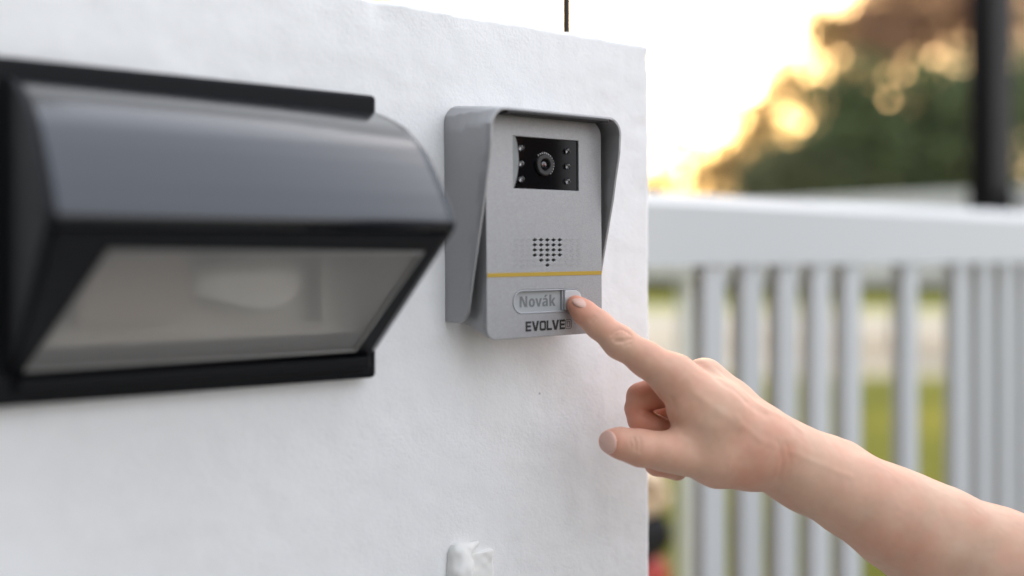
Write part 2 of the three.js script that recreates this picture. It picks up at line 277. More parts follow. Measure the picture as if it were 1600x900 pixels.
  mesh('card_divider', box(0.0012, slot[3] - slot[1] - 0.0022, 0.0022, div + 0.0009, cy, ZB + 0.0015, 0.0003), M.slotRim, I);
  const but = mesh('call_button', extrude(roundRect(new THREE.Shape(), div + 0.0018, slot[1] + 0.0012, slot[2] - 0.0012, slot[3] - 0.0012, [0.001, 0.0066, 0.0066, 0.001]), 0.0036, ZB + 0.0004, 0.0005), M.buttonPlastic, I);
  mesh('button_mark', new THREE.TorusGeometry(0.0019, 0.0002, 8, 28).translate(div + 0.0072, cy + 0.0015, ZF + 0.00005), M.greyInk, but);
  // maker's lettering
  { const cap = 0.0068, st = 0.00145, Y = 0.0041; let x = -0.0185; const sh = [], P = (pts) => { const s = new THREE.Shape(); pts.forEach(([a, b], i) => i ? s.lineTo(a, b) : s.moveTo(a, b)); return s; };
    const EE = (X) => { const W = 0.0048; sh.push(P([[X, Y], [X + W, Y], [X + W, Y + st], [X + st, Y + st], [X + st, Y + (cap - st) / 2], [X + W - 0.0003, Y + (cap - st) / 2], [X + W - 0.0003, Y + (cap + st) / 2], [X + st, Y + (cap + st) / 2], [X + st, Y + cap - st], [X + W, Y + cap - st], [X + W, Y + cap], [X, Y + cap]])); return X + W + 0.0005; };
    const VV = (X) => { const W = 0.0063; sh.push(P([[X, Y + cap], [X + W / 2 - 0.0010, Y], [X + W / 2 + 0.0010, Y], [X + W, Y + cap], [X + W - 0.00185, Y + cap], [X + W / 2, Y + 0.0022], [X + 0.00185, Y + cap]])); return X + W + 0.0004; };
    const LL = (X) => { const W = 0.0046; sh.push(P([[X, Y], [X + W, Y], [X + W, Y + st], [X + st, Y + st], [X + st, Y + cap], [X, Y + cap]])); return X + W + 0.0001; };
    const OO = (X, t, W = 0.0056) => { const s = roundRect(new THREE.Shape(), X, Y, X + W, Y + cap, 0.0015); s.holes.push(roundRect(new THREE.Path(), X + t, Y + t, X + W - t, Y + cap - t, Math.max(0.0004, 0.0015 - t * 0.7))); sh.push(s); return X + W + 0.0004; };
    x = EE(x); x = VV(x); x = OO(x, st); x = LL(x + 0.0001); x = VV(x); x = EE(x);
    OO(x, 0.00032, 0.0054); { const s = roundRect(new THREE.Shape(), x + 0.0014, Y + 0.0014, x + 0.004, Y + cap - 0.0014, 0.0006); s.holes.push(roundRect(new THREE.Path(), x + 0.0017, Y + 0.0017, x + 0.0037, Y + cap - 0.0017, 0.0004)); sh.push(s); }
    mesh('maker_lettering', mergeGeometries(sh.map((s) => extrude(s, 0.00014, ZF - 0.00002))), M.ink, I); }
  // rain hood: a bent shell, deep at the top, shallow at the bottom
  { const HX = 0.0566, HB = 0.0105, HT = 0.1585, RR = 0.0125, T = 0.0021, U = [];
    const edge = (y) => { const a = [[0.008, 0.0120], [0.0108, 0.0200], [0.0165, 0.0268], [0.034, 0.0310], [0.063, 0.0384], [0.096, 0.0470], [0.112, 0.0500], [0.121, 0.0518], [0.131, 0.0535], [0.16, 0.0555]]; for (let i = 1; i < a.length; i++) if (y <= a[i][0]) { const t = Math.max(0, (y - a[i - 1][0]) / (a[i][0] - a[i - 1][0])); return a[i - 1][1] + (a[i][1] - a[i - 1][1]) * t; } return 0.0555; };
    const path2 = (off) => { const p = [], X = HX - off, r = RR - off, ns = 40; for (let i = 0; i <= ns; i++) p.push([-X, HB + (HT - RR - HB) * i / ns]); for (let i = 1; i <= 10; i++) { const a = Math.PI - Math.PI / 2 * i / 10; p.push([-HX + RR + r * Math.cos(a), HT - RR + r * Math.sin(a)]); }
      for (let i = 1; i <= 12; i++) p.push([-HX + RR + (2 * HX - 2 * RR) * i / 12, HT - off]); for (let i = 1; i <= 10; i++) { const a = Math.PI / 2 - Math.PI / 2 * i / 10; p.push([HX - RR + r * Math.cos(a), HT - RR + r * Math.sin(a)]); } for (let i = 1; i <= ns; i++) p.push([X, HT - RR - (HT - RR - HB) * i / ns]); return p; };
    mesh('hood_shade_strip', box(2 * HX - 2 * RR, 0.0022, 0.040, 0, HT - 0.0068, 0.0265, 0.0008).rotateX(0.06), M.dark, I);  // black strip paints in the shaded gap under the hood top
    const o = path2(0), n = path2(T), pos = [], idx = [], NV = 10;
    // around the section: outer skin back->front, rounded lip, inner skin front->back
    const rows = o.map((po, i) => { const pn = n[i], zf = edge(po[1]), row = [], drop = (z, y) => y - 0.007 * (z / 0.055) * smooth(0.10, 0.15, y), mid = [(po[0] + pn[0]) / 2, (po[1] + pn[1]) / 2], hx = (po[0] - pn[0]) / 2, hy = (po[1] - pn[1]) / 2, lip = T / 2;
      for (let k = 0; k <= NV; k++) { const z = (zf - lip) * k / NV; row.push([po[0], drop(z, po[1]), z]); }
      for (let k = 1; k < 8; k++) { const a = Math.PI * k / 8, c = Math.cos(a), s = Math.sin(a), cc = Math.sign(c) * Math.pow(Math.abs(c), 0.6), z = zf - lip + lip * Math.pow(s, 0.6); row.push([mid[0] + hx * cc, drop(z, mid[1] + hy * cc), z]); }
      for (let k = NV; k >= 0; k--) { const z = (zf - lip) * k / NV; row.push([pn[0], drop(z, pn[1]), z]); } return row; });
    const L = rows[0].length; rows.forEach((r, i) => r.forEach((p, k) => { pos.push(...p); if (i && k) { const q = i * L + k; idx.push(q - L - 1, q, q - L, q - L - 1, q - 1, q); } }));
    for (const i of [0, rows.length - 1]) for (let k = 0; k < L / 2 - 1; k++) { const a = i * L + k, b = i * L + L - 1 - k; i ? idx.push(a, b, a + 1, a + 1, b, b - 1) : idx.push(a, a + 1, b, a + 1, b - 1, b); }
    const g = new THREE.BufferGeometry(); g.setAttribute('position', new THREE.Float32BufferAttribute(pos, 3)); g.setIndex(idx); mesh('rain_hood', boxUV(toCreasedNormals(g, 0.7)), M.hood, I); }
}

// ---------- black wall lamp ----------
{
  const x0 = 0.1035, x1 = 0.3165, L = thing('wall_lamp', [0, 1.2734, 0], 'unlit black wall lamp with a curved front and downward glass on the white wall', 'lamp'), Y = -1.2734;
  const along = (g, a, b) => g.rotateY(-Math.PI / 2).translate(b, 0, 0);            // extruded z,y section laid along x from a to b
  mesh('back_plate', box(0.3195 - 0.088, 0.1795, 0.0135, (0.3195 + 0.088) / 2, 1.3632 + Y, 0.0075, 0.003), M.lampBlack, L);
  // section (z, y): curved hood over the glass
  const top = [[0.012, 1.4432], [0.0199, 1.4412], [0.0414, 1.4340], [0.0604, 1.4253], [0.0784, 1.4123], [0.0922, 1.3965], [0.1023, 1.3832], [0.1085, 1.3735], [0.1101, 1.3690], [0.1085, 1.3650]];
  const curve = new THREE.SplineCurve(top.map(([a, b]) => new THREE.Vector2(a, b + Y))).getPoints(48);
  const sec = (pts, a, b, bevel) => { const s = new THREE.Shape(); pts.forEach((p, i) => i ? s.lineTo(p.x, p.y) : s.moveTo(p.x, p.y)); const g = new THREE.ExtrudeGeometry(s, { depth: b - a - 2 * bevel, bevelEnabled: bevel > 0, bevelSize: bevel, bevelOffset: -bevel, bevelThickness: bevel, bevelSegments: 3 }); g.translate(0, 0, bevel); return along(toCreasedNormals(g, 0.45), a, b); };
  const inner = curve.map((p, i) => { const q = curve[Math.min(i + 1, curve.length - 1)], o = curve[Math.max(i - 1, 0)], t = q.clone().sub(o).normalize(); return p.clone().add(new THREE.Vector2(t.y, -t.x).multiplyScalar(0.003)); }).reverse();
  const hs = sec([...curve, ...inner], x0 + 0.004, x1 - 0.0045, 0.0004); mesh('housing', boxUV(hs), M.lampMetal, L);
  const under = [new THREE.Vector2(0.0995, 1.3575 + Y), new THREE.Vector2(0.018, 1.2905 + Y), new THREE.Vector2(0.012, 1.2885 + Y)];
  mesh('end_cap', boxUV(sec([...curve, ...under], x1 - 0.0045, x1, 0.0012)), M.lampMetal, L);
  mesh('end_cap', boxUV(sec([...curve, ...under], x0, x0 + 0.004, 0.0012)), M.lampBlack, L);  // left cap coloured blacker for the dark surroundings it would mirror
  // frame in the sloping plane under the nose
  const A = V(0, 1.3625 + Y, 0.1075), B = V(0, 1.2885 + Y, 0.0165), dir = B.clone().sub(A), len = dir.length(), mk = (g) => { const e2 = dir.clone().normalize(), e1 = V(1, 0, 0), e3 = e1.clone().cross(e2); return g.applyMatrix4(new THREE.Matrix4().makeBasis(e1, e2, e3).setPosition(A)); };
  const fs = roundRect(new THREE.Shape(), x0 + 0.0042, 0.001, x1 - 0.0047, len, 0.002); { const p = new THREE.Path(); [[x0 + 0.029, 0.0135], [x0 + 0.0078, len - 0.007], [x1 - 0.0165, len - 0.007], [x1 - 0.0135, 0.0135]].forEach(([a, b], i) => i ? p.lineTo(a, b) : p.moveTo(a, b)); p.closePath(); fs.holes.push(p); }
  const e3 = V(1, 0, 0).cross(dir.clone().normalize()); const sgn = e3.z > 0 ? 1 : -1;
  mesh('pane_frame', mk(extrude(fs, 0.005, sgn > 0 ? -0.004 : -0.001, 0.0008)), M.lampBlack, L);
  { const q = (m, n) => [[x0 + 0.029 + m, 0.0135 + m], [x0 + 0.0078 + m, len - 0.007 - m], [x1 - 0.0165 - m, len - 0.007 - m], [x1 - 0.0135 - m, 0.0135 + m]], go = (p, a) => { a.forEach(([u, v], i) => i ? p.lineTo(u, v) : p.moveTo(u, v)); p.closePath(); return p; }, gs = go(new THREE.Shape(), q(0.0002)); gs.holes.push(go(new THREE.Path(), q(0.0015))); mesh('pane_seal', mk(extrude(gs, 0.0012, sgn > 0 ? 0.0006 : -0.0018)), std([0.26, 0.255, 0.245], 0.5), L); }
  mesh('bottom_lip', box(x1 - x0 - 0.010, 0.008, 0.008, (x0 + x1) / 2, 1.2845 + Y, 0.0175, 0.002), M.lampBlack, L);
  mesh('glass_pane', mk(new THREE.PlaneGeometry(x1 - x0 - 0.012, len - 0.014).translate((x0 + x1) / 2, len / 2 + 0.002, 0.0004 * sgn)), M.pane, L);
  // inside: pale reflector, socket and lamp bulb
  const rf = mesh('reflector', mergeGeometries([box(x1 - x0 - 0.012, 0.116, 0.0015, (x0 + x1) / 2, 1.361 + Y, 0.0165, 0.0004), ...[x0 + 0.0052, x1 - 0.0072].map((x) => sec([[0.0175, 1.408], [0.068, 1.408], [0.092, 1.380], [0.094, 1.364], [0.021, 1.305], [0.0175, 1.305]].map(([a, b]) => new THREE.Vector2(a, b + Y)), x, x + 0.0012, 0)), box(x1 - x0 - 0.026, 0.0015, 0.055, (x0 + x1) / 2, 1.409 + Y, 0.045, 0.0004)]), M.reflector, L);
  mesh('lamp_socket', box(0.060, 0.042, 0.030, 0.160, 1.337 + Y, 0.0325, 0.004), std([0.36, 0.31, 0.27], 0.6), L);
  mesh('bulb', new THREE.LatheGeometry([[0, 0], [0.010, 0], [0.011, 0.012], [0.015, 0.024], [0.0185, 0.040], [0.0165, 0.053], [0.010, 0.062], [0, 0.065]].map(([a, b]) => new THREE.Vector2(a, b)), 28).rotateZ(-Math.PI / 2).translate(0.190, 1.338 + Y, 0.040), M.bulb, L);
  mesh('reflector_rib', box(0.003, 0.080, 0.020, 0.272, 1.352 + Y, 0.027, 0.001), M.reflector, rf);
}

// ---------- thin rod on the wall, white clip ----------
tag(mesh('metal_rod', cyl(0.0026, 0.0026, 0.6, 0.4985, 1.8166, -0.013, 16), M.rod), 'thin black rod standing upright on top of the white wall', 'rod');
{
  const c = thing('cable_clip', [0.398, 1.10, 0], 'small painted over white cable clip low on the wall below the intercom', 'clip');
  const lump = (js, k) => chain(js, k);
  const a = lump([[-0.0075, -0.02, 0.004, 0.0085], [-0.0075, 0.036, 0.004, 0.0085], [-0.008, 0.046, 0.002, 0.008]], 0.004), b = lump([[-0.010, 0.0495, 0.003, 0.0035], [-0.002, 0.0500, 0.004, 0.0032], [0.006, 0.0515, 0.003, 0.0022]], 0.003);
  const wob = (f) => (x, y, z) => f(x, y, z) + 0.0006 * noise3(x * 220, y * 220, z * 220) + 0.0005 * noise3(x * 90, y * 90, z * 90);
  mesh('clip_channel', netMesh(wob((x, y, z) => smin(a(x, y, z), b(x, y, z), 0.003)), [-0.024, -0.04, -0.008], [0.016, 0.06, 0.02], 0.0013), M.clip, c);
  mesh('clip_tab', netMesh(wob((x, y, z) => { const q = [Math.abs(x - 0.0105) - 0.0095, Math.abs(y - 0.006) - 0.0375, Math.abs(z) - 0.0012]; return Math.hypot(...q.map((v) => Math.max(v, 0))) + Math.min(Math.max(...q), 0) - 0.0016; }), [-0.006, -0.04, -0.006], [0.028, 0.056, 0.008], 0.0012), M.clip, c);
}

// ---------- white gate ----------
{
  const G = thing('sliding_gate', [0.45, 0, -0.33], 'white metal sliding gate with upright slats behind the end of the wall', 'gate');
  const s = new THREE.Shape(); [[0, 1.3395], [0, 1.4168], [-0.030, 1.4335], [-0.052, 1.4335], [-0.052, 1.3395]].forEach(([a, b], i) => i ? s.lineTo(a, b) : s.moveTo(a, b)); s.closePath();
  mesh('top_rail', new THREE.ExtrudeGeometry(s, { depth: 3.2, bevelEnabled: true, bevelSize: 0.0015, bevelOffset: -0.0015, bevelThickness: 0.0015, bevelSegments: 2 }).rotateY(-Math.PI / 2).scale(1, 1, 1).translate(3.2, 0, 0).translate(0, 0, 0), M.gate, G);
  mesh('bottom_rail', box(3.2, 0.09, 0.052, 1.6, 0.12, -0.026, 0.003), M.gate, G);
  for (const x of [0.05, 1.5, 3.1]) mesh('roller', cyl(0.036, 0.036, 0.02, 0, 0, 0).rotateX(Math.PI / 2).translate(x, 0.0405, -0.026), M.lampBlack, G);
  const g = box(0.042, 1.18, 0.021, 0.021, 0.7505, -0.0165, 0.0025);
  for (let k = -7; k < 35; k++) { if (k === -1 || k === 5 || k === 7 || k === 14 || k === 16) continue; mesh('slat', g, M.slats[(k * 7 + 21) % 4 & 3], G).position.x = 1.0 - 0.45 + k * 0.0757; }
}

// ---------- black post, white side fence ----------
{
  const P = thing('gate_post', [2.4935, 0, -0.7545], 'tall black square steel post behind the white gate', 'post');
  mesh('shaft', box(0.098, 2.7, 0.067, 0, 1.35, 0, 0.004), M.post, P); mesh('cap', box(0.108, 0.02, 0.077, 0, 2.711, 0, 0.004), M.post, P); mesh('foot_plate', box(0.17, 0.012, 0.14, 0, 0.009, 0, 0.002), M.post, P);
  const Fn = thing('side_fence', [2.575, 0, -3.2], 'white broad board fence running back behind the black post', 'fence');
  mesh('board', box(0.03, 0.255, 5.4, 0, 1.4, 0, 0.004), M.boardWhite, Fn);
  for (const z of [-2.6, -1.3, 0.0, 1.3, 2.5]) mesh('fence_post', box(0.06, 1.52, 0.06, 0.0455, 0.76, z, 0.004), M.boardWhite, Fn);
}

// ---------- scooter behind the gate ----------
{
  const S = thing('scooter', [0.86, 0, -0.80], 'red and black scooter with seat coloured as a beige highlight parked behind the gate', 'scooter');
  const paint = std([0.45, 0.02, 0.008], 0.35, 0, { clearcoat: 0.4, clearcoatRoughness: 0.1 }), blk = std([0.006, 0.006, 0.008], 0.45, 0, { specularIntensity: 0.4 }), glintTan = std([0.80, 0.60, 0.40], 0.35, 0, { clearcoat: 0.4, clearcoatRoughness: 0.25 }), rub = std([0.015, 0.015, 0.015], 0.8);  // seat and backrest colour paints in beige sun highlights
  const N = (sdf, lo, hi, h = 0.012) => netMesh(sdf, lo, hi, h);
  const tail = chain([[-0.05, 0.55, 0, 0.13], [0.20, 0.62, 0, 0.12], [0.46, 0.755, 0, 0.062]], 0.05); mesh('tail_body', N(tail, [-0.3, 0.3, -0.25], [0.65, 0.95, 0.25]), paint, S);
  const under = chain([[-0.1, 0.74, 0, 0.11], [0.25, 0.79, 0, 0.09], [0.49, 0.832, 0, 0.045]], 0.04); mesh('seat_base', N(under, [-0.3, 0.5, -0.2], [0.65, 0.98, 0.2]), blk, S);
  const seat = chain([[-0.25, 0.82, 0, 0.05], [0.1, 0.85, -0.02, 0.07], [0.51, 0.898, 0.0, 0.028]], 0.05); mesh('seat', N(seat, [-0.45, 0.7, -0.2], [0.65, 1.0, 0.2], 0.01), glintTan, S);
  const rest = chain([[0.40, 0.955, -0.10, 0.028], [0.455, 0.965, 0.0, 0.03], [0.40, 0.955, 0.10, 0.028]], 0.03); const bk = mesh('backrest', N(rest, [0.3, 0.85, -0.2], [0.55, 1.02, 0.2], 0.008), glintTan, S);
  mesh('backrest_stay', tube([[0.40, 0.955, 0.06], [0.38, 0.89, 0.06], [0.32, 0.80, 0.05]], 0.009), blk, bk);
  const floor = chain([[0, 0.42, 0, 0.10], [-0.35, 0.30, 0, 0.09], [-0.58, 0.36, 0, 0.08], [-0.66, 0.75, 0, 0.09], [-0.62, 0.95, 0, 0.07]], 0.06); mesh('leg_shield', N(floor, [-0.85, 0.15, -0.25], [0.2, 1.1, 0.25], 0.015), paint, S);
  mesh('handlebar', tube([[-0.52, 1.02, -0.32], [-0.60, 1.0, -0.12], [-0.62, 0.99, 0], [-0.60, 1.0, 0.12], [-0.52, 1.02, 0.32]], 0.016), blk, S);
  for (const x of [-0.78, 0.28]) { const w = mesh('wheel', new THREE.TorusGeometry(0.19, 0.055, 14, 36).translate(x, 0.246, 0), rub, S); mesh('rim', toCreasedNormals(new THREE.LatheGeometry([[0.03, 0.03], [0.13, 0.02], [0.15, 0.035], [0.15, -0.035], [0.13, -0.02], [0.03, -0.03], [0.03, 0.03]].map(([a, b]) => new THREE.Vector2(a, b)), 28), 0.5).rotateX(Math.PI / 2).translate(x, 0.246, 0), M.chrome, w); }
  mesh('fork', mergeGeometries([tube([[-0.78, 0.246, 0.075], [-0.70, 0.55, 0.07], [-0.64, 0.85, 0.03]], 0.018), tube([[-0.78, 0.246, -0.075], [-0.70, 0.55, -0.07], [-0.64, 0.85, -0.03]], 0.018)]), blk, S);
  mesh('engine', N(chain([[0.28, 0.25, 0.10, 0.06], [0.0, 0.33, 0.10, 0.08]], 0.03), [-0.15, 0.15, 0], [0.45, 0.5, 0.25]), blk, S);
  mesh('stand', tube([[-0.02, 0.32, 0.12], [0.02, 0.14, 0.17], [0.05, 0.012, 0.20]], 0.011), blk, S);
}

// ---------- trees ----------
function tree(name, label, px, pz, clumps, leaf, count, col, trunkR, seed, group) {
  const T = thing(name, [px, 0, pz], label, 'tree', group), r = rng(seed), lg = new THREE.BufferGeometry();
  lg.setAttribute('position', new THREE.Float32BufferAttribute([0, 0, 0, leaf * 0.32, leaf * 0.45, leaf * 0.08, 0, leaf, 0, 0, 0, 0, 0, leaf, 0, -leaf * 0.32, leaf * 0.45, leaf * 0.08], 3)); lg.computeVertexNormals();
  const topY = Math.max(...clumps.map((c) => c[1])), parts = [];
  const trunkTop = topY * 0.72; parts.push(tube([[0, -0.05, 0], [0.05, trunkTop * 0.4, 0.04], [0, trunkTop, 0]], trunkR, 12, 9));
  for (const c of clumps) parts.push(tube([[0.02, trunkTop * (0.35 + 0.3 * r()), 0], [c[0] * 0.5, (trunkTop * 0.6 + c[1]) / 2, c[2] * 0.5], [c[0], c[1], c[2]]], trunkR * 0.3, 8, 6));
  mesh('trunk', mergeGeometries(parts), M.bark, T);
  const im = new THREE.InstancedMesh(lg, std([1, 1, 1], 0.85, 0, { transmission: 0.25, thickness: 0, side: THREE.DoubleSide }), count), m = new THREE.Matrix4(), q = new THREE.Quaternion(), e = new THREE.Euler(), cc = new THREE.Color(), tot = clumps.reduce((a, c) => a + c[6], 0);
  for (let k = 0; k < count; k++) {
    let w = r() * tot, c = clumps[0]; for (const d of clumps) { if (w < d[6]) { c = d; break; } w -= d[6]; }
    const a = r() * 6.283, v = r() * 2 - 1, s = Math.sqrt(1 - v * v), rad = Math.pow(r(), 0.45) * (0.8 + 0.35 * noise3(Math.cos(a) * s * 3 + seed, v * 3, Math.sin(a) * s * 3));
    const x = c[0] + c[3] * rad * s * Math.cos(a), y = Math.max(0.15, c[1] + c[4] * rad * v), z = c[2] + c[5] * rad * s * Math.sin(a), sc = 0.7 + r() * 0.7;
    m.compose(V(x, y, z), q.setFromEuler(e.set(r() * 6.28, r() * 6.28, r() * 6.28)), V(sc, sc, sc)); im.setMatrixAt(k, m);
    const t = r(), u = 0.75 + 0.5 * r(); im.setColorAt(k, cc.setRGB((col[0][0] + (col[1][0] - col[0][0]) * t) * u, (col[0][1] + (col[1][1] - col[0][1]) * t) * u, (col[0][2] + (col[1][2] - col[0][2]) * t) * u));
  }
  im.name = 'crown'; im.castShadow = im.receiveShadow = true; im.userData.kind = 'stuff'; T.add(im); return T;
}
{
  const G1 = [[0.045, 0.068, 0.02], [0.105, 0.135, 0.04]], G2 = [[0.05, 0.07, 0.025], [0.13, 0.13, 0.05]], BR = [[0.34, 0.17, 0.10], [0.22, 0.14, 0.07]], GO = [[0.30, 0.17, 0.05], [0.16, 0.13, 0.04]];
  const g = 'trees behind the white gate';
  // [x, y, z, rx, ry, rz, weight] of each clump of leaves
  tree('green_tree', 'broad dark green tree beside the black post', 13.6, -8.1, [[0, 3.0, 0, 1.9, 1.5, 1.9, 6], [0.9, 3.5, 0.7, 1.3, 1.1, 1.3, 4], [-0.9, 2.6, -0.6, 1.3, 1.0, 1.3, 4], [0.6, 1.9, 0.5, 1.6, 1.1, 1.4, 4], [-0.6, 3.7, -0.5, 0.9, 0.8, 0.9, 1.2]], 0.15, 13500, G1, 0.12, 101, g);
  tree('green_tree', 'low leafy green tree left of the dark green tree', 11.9, -8.9, [[0, 2.5, 0, 0.9, 0.6, 0.9, 3], [0.7, 2.2, 0.6, 1.1, 0.9, 1.0, 3], [-0.5, 1.8, -0.4, 0.8, 0.7, 0.8, 2]], 0.12, 5500, G2, 0.08, 102, g);
  tree('red_leaved_tree', 'tall red brown tree rising above the green trees', 19.8, -10.4, [[0, 6.6, 0, 2.6, 1.9, 2.6, 5], [-1.4, 5.9, -1.2, 1.6, 1.2, 1.6, 3], [1.8, 5.4, 1.4, 1.8, 1.4, 1.8, 3], [-1.6, 7.8, -1.3, 1.6, 1.4, 1.6, 2]], 0.16, 11000, BR, 0.2, 103, g);
  tree('green_tree', 'dark green tree at the right edge of the photo', 12.6, -4.9, [[0, 2.8, 0, 1.5, 1.6, 1.5, 5], [0.5, 4.2, 0.4, 1.4, 1.1, 1.4, 4], [-0.3, 1.6, 0, 1.2, 0.9, 1.2, 2]], 0.13, 9000, G1, 0.12, 104, g);
  tree('golden_tree', 'sparse golden leaved tree in front of the low sun', 12.6, -11.4, [[-0.4, 2.5, -0.3, 0.8, 0.5, 0.8, 1.6], [0.4, 2.8, 0.3, 0.85, 0.8, 0.85, 2.3], [0.9, 3.5, 0.7, 0.65, 0.85, 0.65, 2], [1.3, 4.2, 1.0, 0.6, 0.8, 0.6, 1.5], [1.8, 5.1, 1.35, 0.6, 0.8, 0.6, 1.3], [-0.3, 3.2, -0.2, 0.7, 0.5, 0.7, 0.5], [0.3, 3.9, 0.2, 0.6, 0.6, 0.6, 0.4], [0, 1.6, 0, 1.2, 0.8, 1.2, 3]], 0.13, 4000, GO, 0.07, 105, g);
  tree('golden_tree', 'golden leaved tree showing just above the left part of the wall', 8.6, -15.6, [[0, 6.4, 0, 1.6, 1.3, 1.6, 4], [-1, 5.6, -0.7, 1.2, 1.0, 1.2, 2]], 0.14, 3000, GO, 0.15, 106, g);
  { const n = 12000, r = rng(91), im = new THREE.InstancedMesh(new THREE.PlaneGeometry(0.10, 0.13), std([1, 1, 1], 0.9), n), m = new THREE.Matrix4(), q = new THREE.Quaternion(), e = new THREE.Euler(), c = new THREE.Color();
    for (let k = 0; k < n; k++) { m.compose(V(-0.2 + (r() - 0.5) * 0.8, 2.7 * r() + 0.1, -0.6 - 4.7 * r()), q.setFromEuler(e.set(r() * 6.28, r() * 6.28, r() * 6.28)), V(1, 1, 1)); im.setMatrixAt(k, m); const t = r(); im.setColorAt(k, c.setRGB(0.035 + 0.04 * t, 0.05 + 0.05 * t, 0.015 + 0.015 * t)); }
    im.name = 'hedge'; im.castShadow = im.receiveShadow = true; scene.add(im); tag(im, 'unseen dark hedge added behind the white wall to shade the gate', 'hedge', null, 'stuff'); }  // unseen hedge, added to darken the left sides of the slats
  const CO = [[0.02, 0.032, 0.014], [0.04, 0.055, 0.02]];
  [['nearest to the wall', -2.6, 0.9], ['second from the wall', -2.9, 2.4], ['third from the wall', -2.8, 3.9], ['farthest from the wall', -2.7, 5.4]].forEach(([w, x, z], i) => tree('shade_conifer', 'unseen dark evergreen added for shade left of the lamp, ' + w, x, z, [[0, 1.2, 0, 1.05, 1.2, 1.05, 4], [0, 2.8, 0, 0.9, 1.4, 0.9, 3], [0, 4.5, 0, 0.65, 1.4, 0.65, 2], [0, 5.9, 0, 0.35, 1.0, 0.35, 1]], 0.28, 4500, CO, 0.09, 201 + i, 'unseen evergreens added for shade'));  // unseen trees, added to darken the slat sides and the lamp end
  // far hedge closing the view
  const r = rng(77), n = 14000, lg = new THREE.PlaneGeometry(0.32, 0.4), im = new THREE.InstancedMesh(lg, std([1, 1, 1], 0.9, 0, { transmission: 0.35, thickness: 0, side: THREE.DoubleSide }), n), m = new THREE.Matrix4(), q = new THREE.Quaternion(), e = new THREE.Euler(), c = new THREE.Color();
  for (let k = 0; k < n; k++) { const s = (r() - 0.5) * 50, d = (r() - 0.5) * 1.6, hgt = 1.9 + 0.6 * noise3(s * 0.5, 2, 3), y = hgt * r(); m.compose(V(26.5 + s * 0.72 + d * 0.69, y, -23 + s * 0.66 - d * 0.72), q.setFromEuler(e.set(r() * 6.28, r() * 6.28, r() * 6.28)), V(1, 1, 1)); im.setMatrixAt(k, m); const t = r(); im.setColorAt(k, c.setRGB(0.11 + 0.1 * t, 0.12 + 0.08 * t, 0.05 + 0.04 * t)); }
  im.name = 'hedge_001'; im.castShadow = im.receiveShadow = true; scene.add(im); tag(im, 'long olive green hedge far behind the gate', 'hedge', null, 'stuff');
}

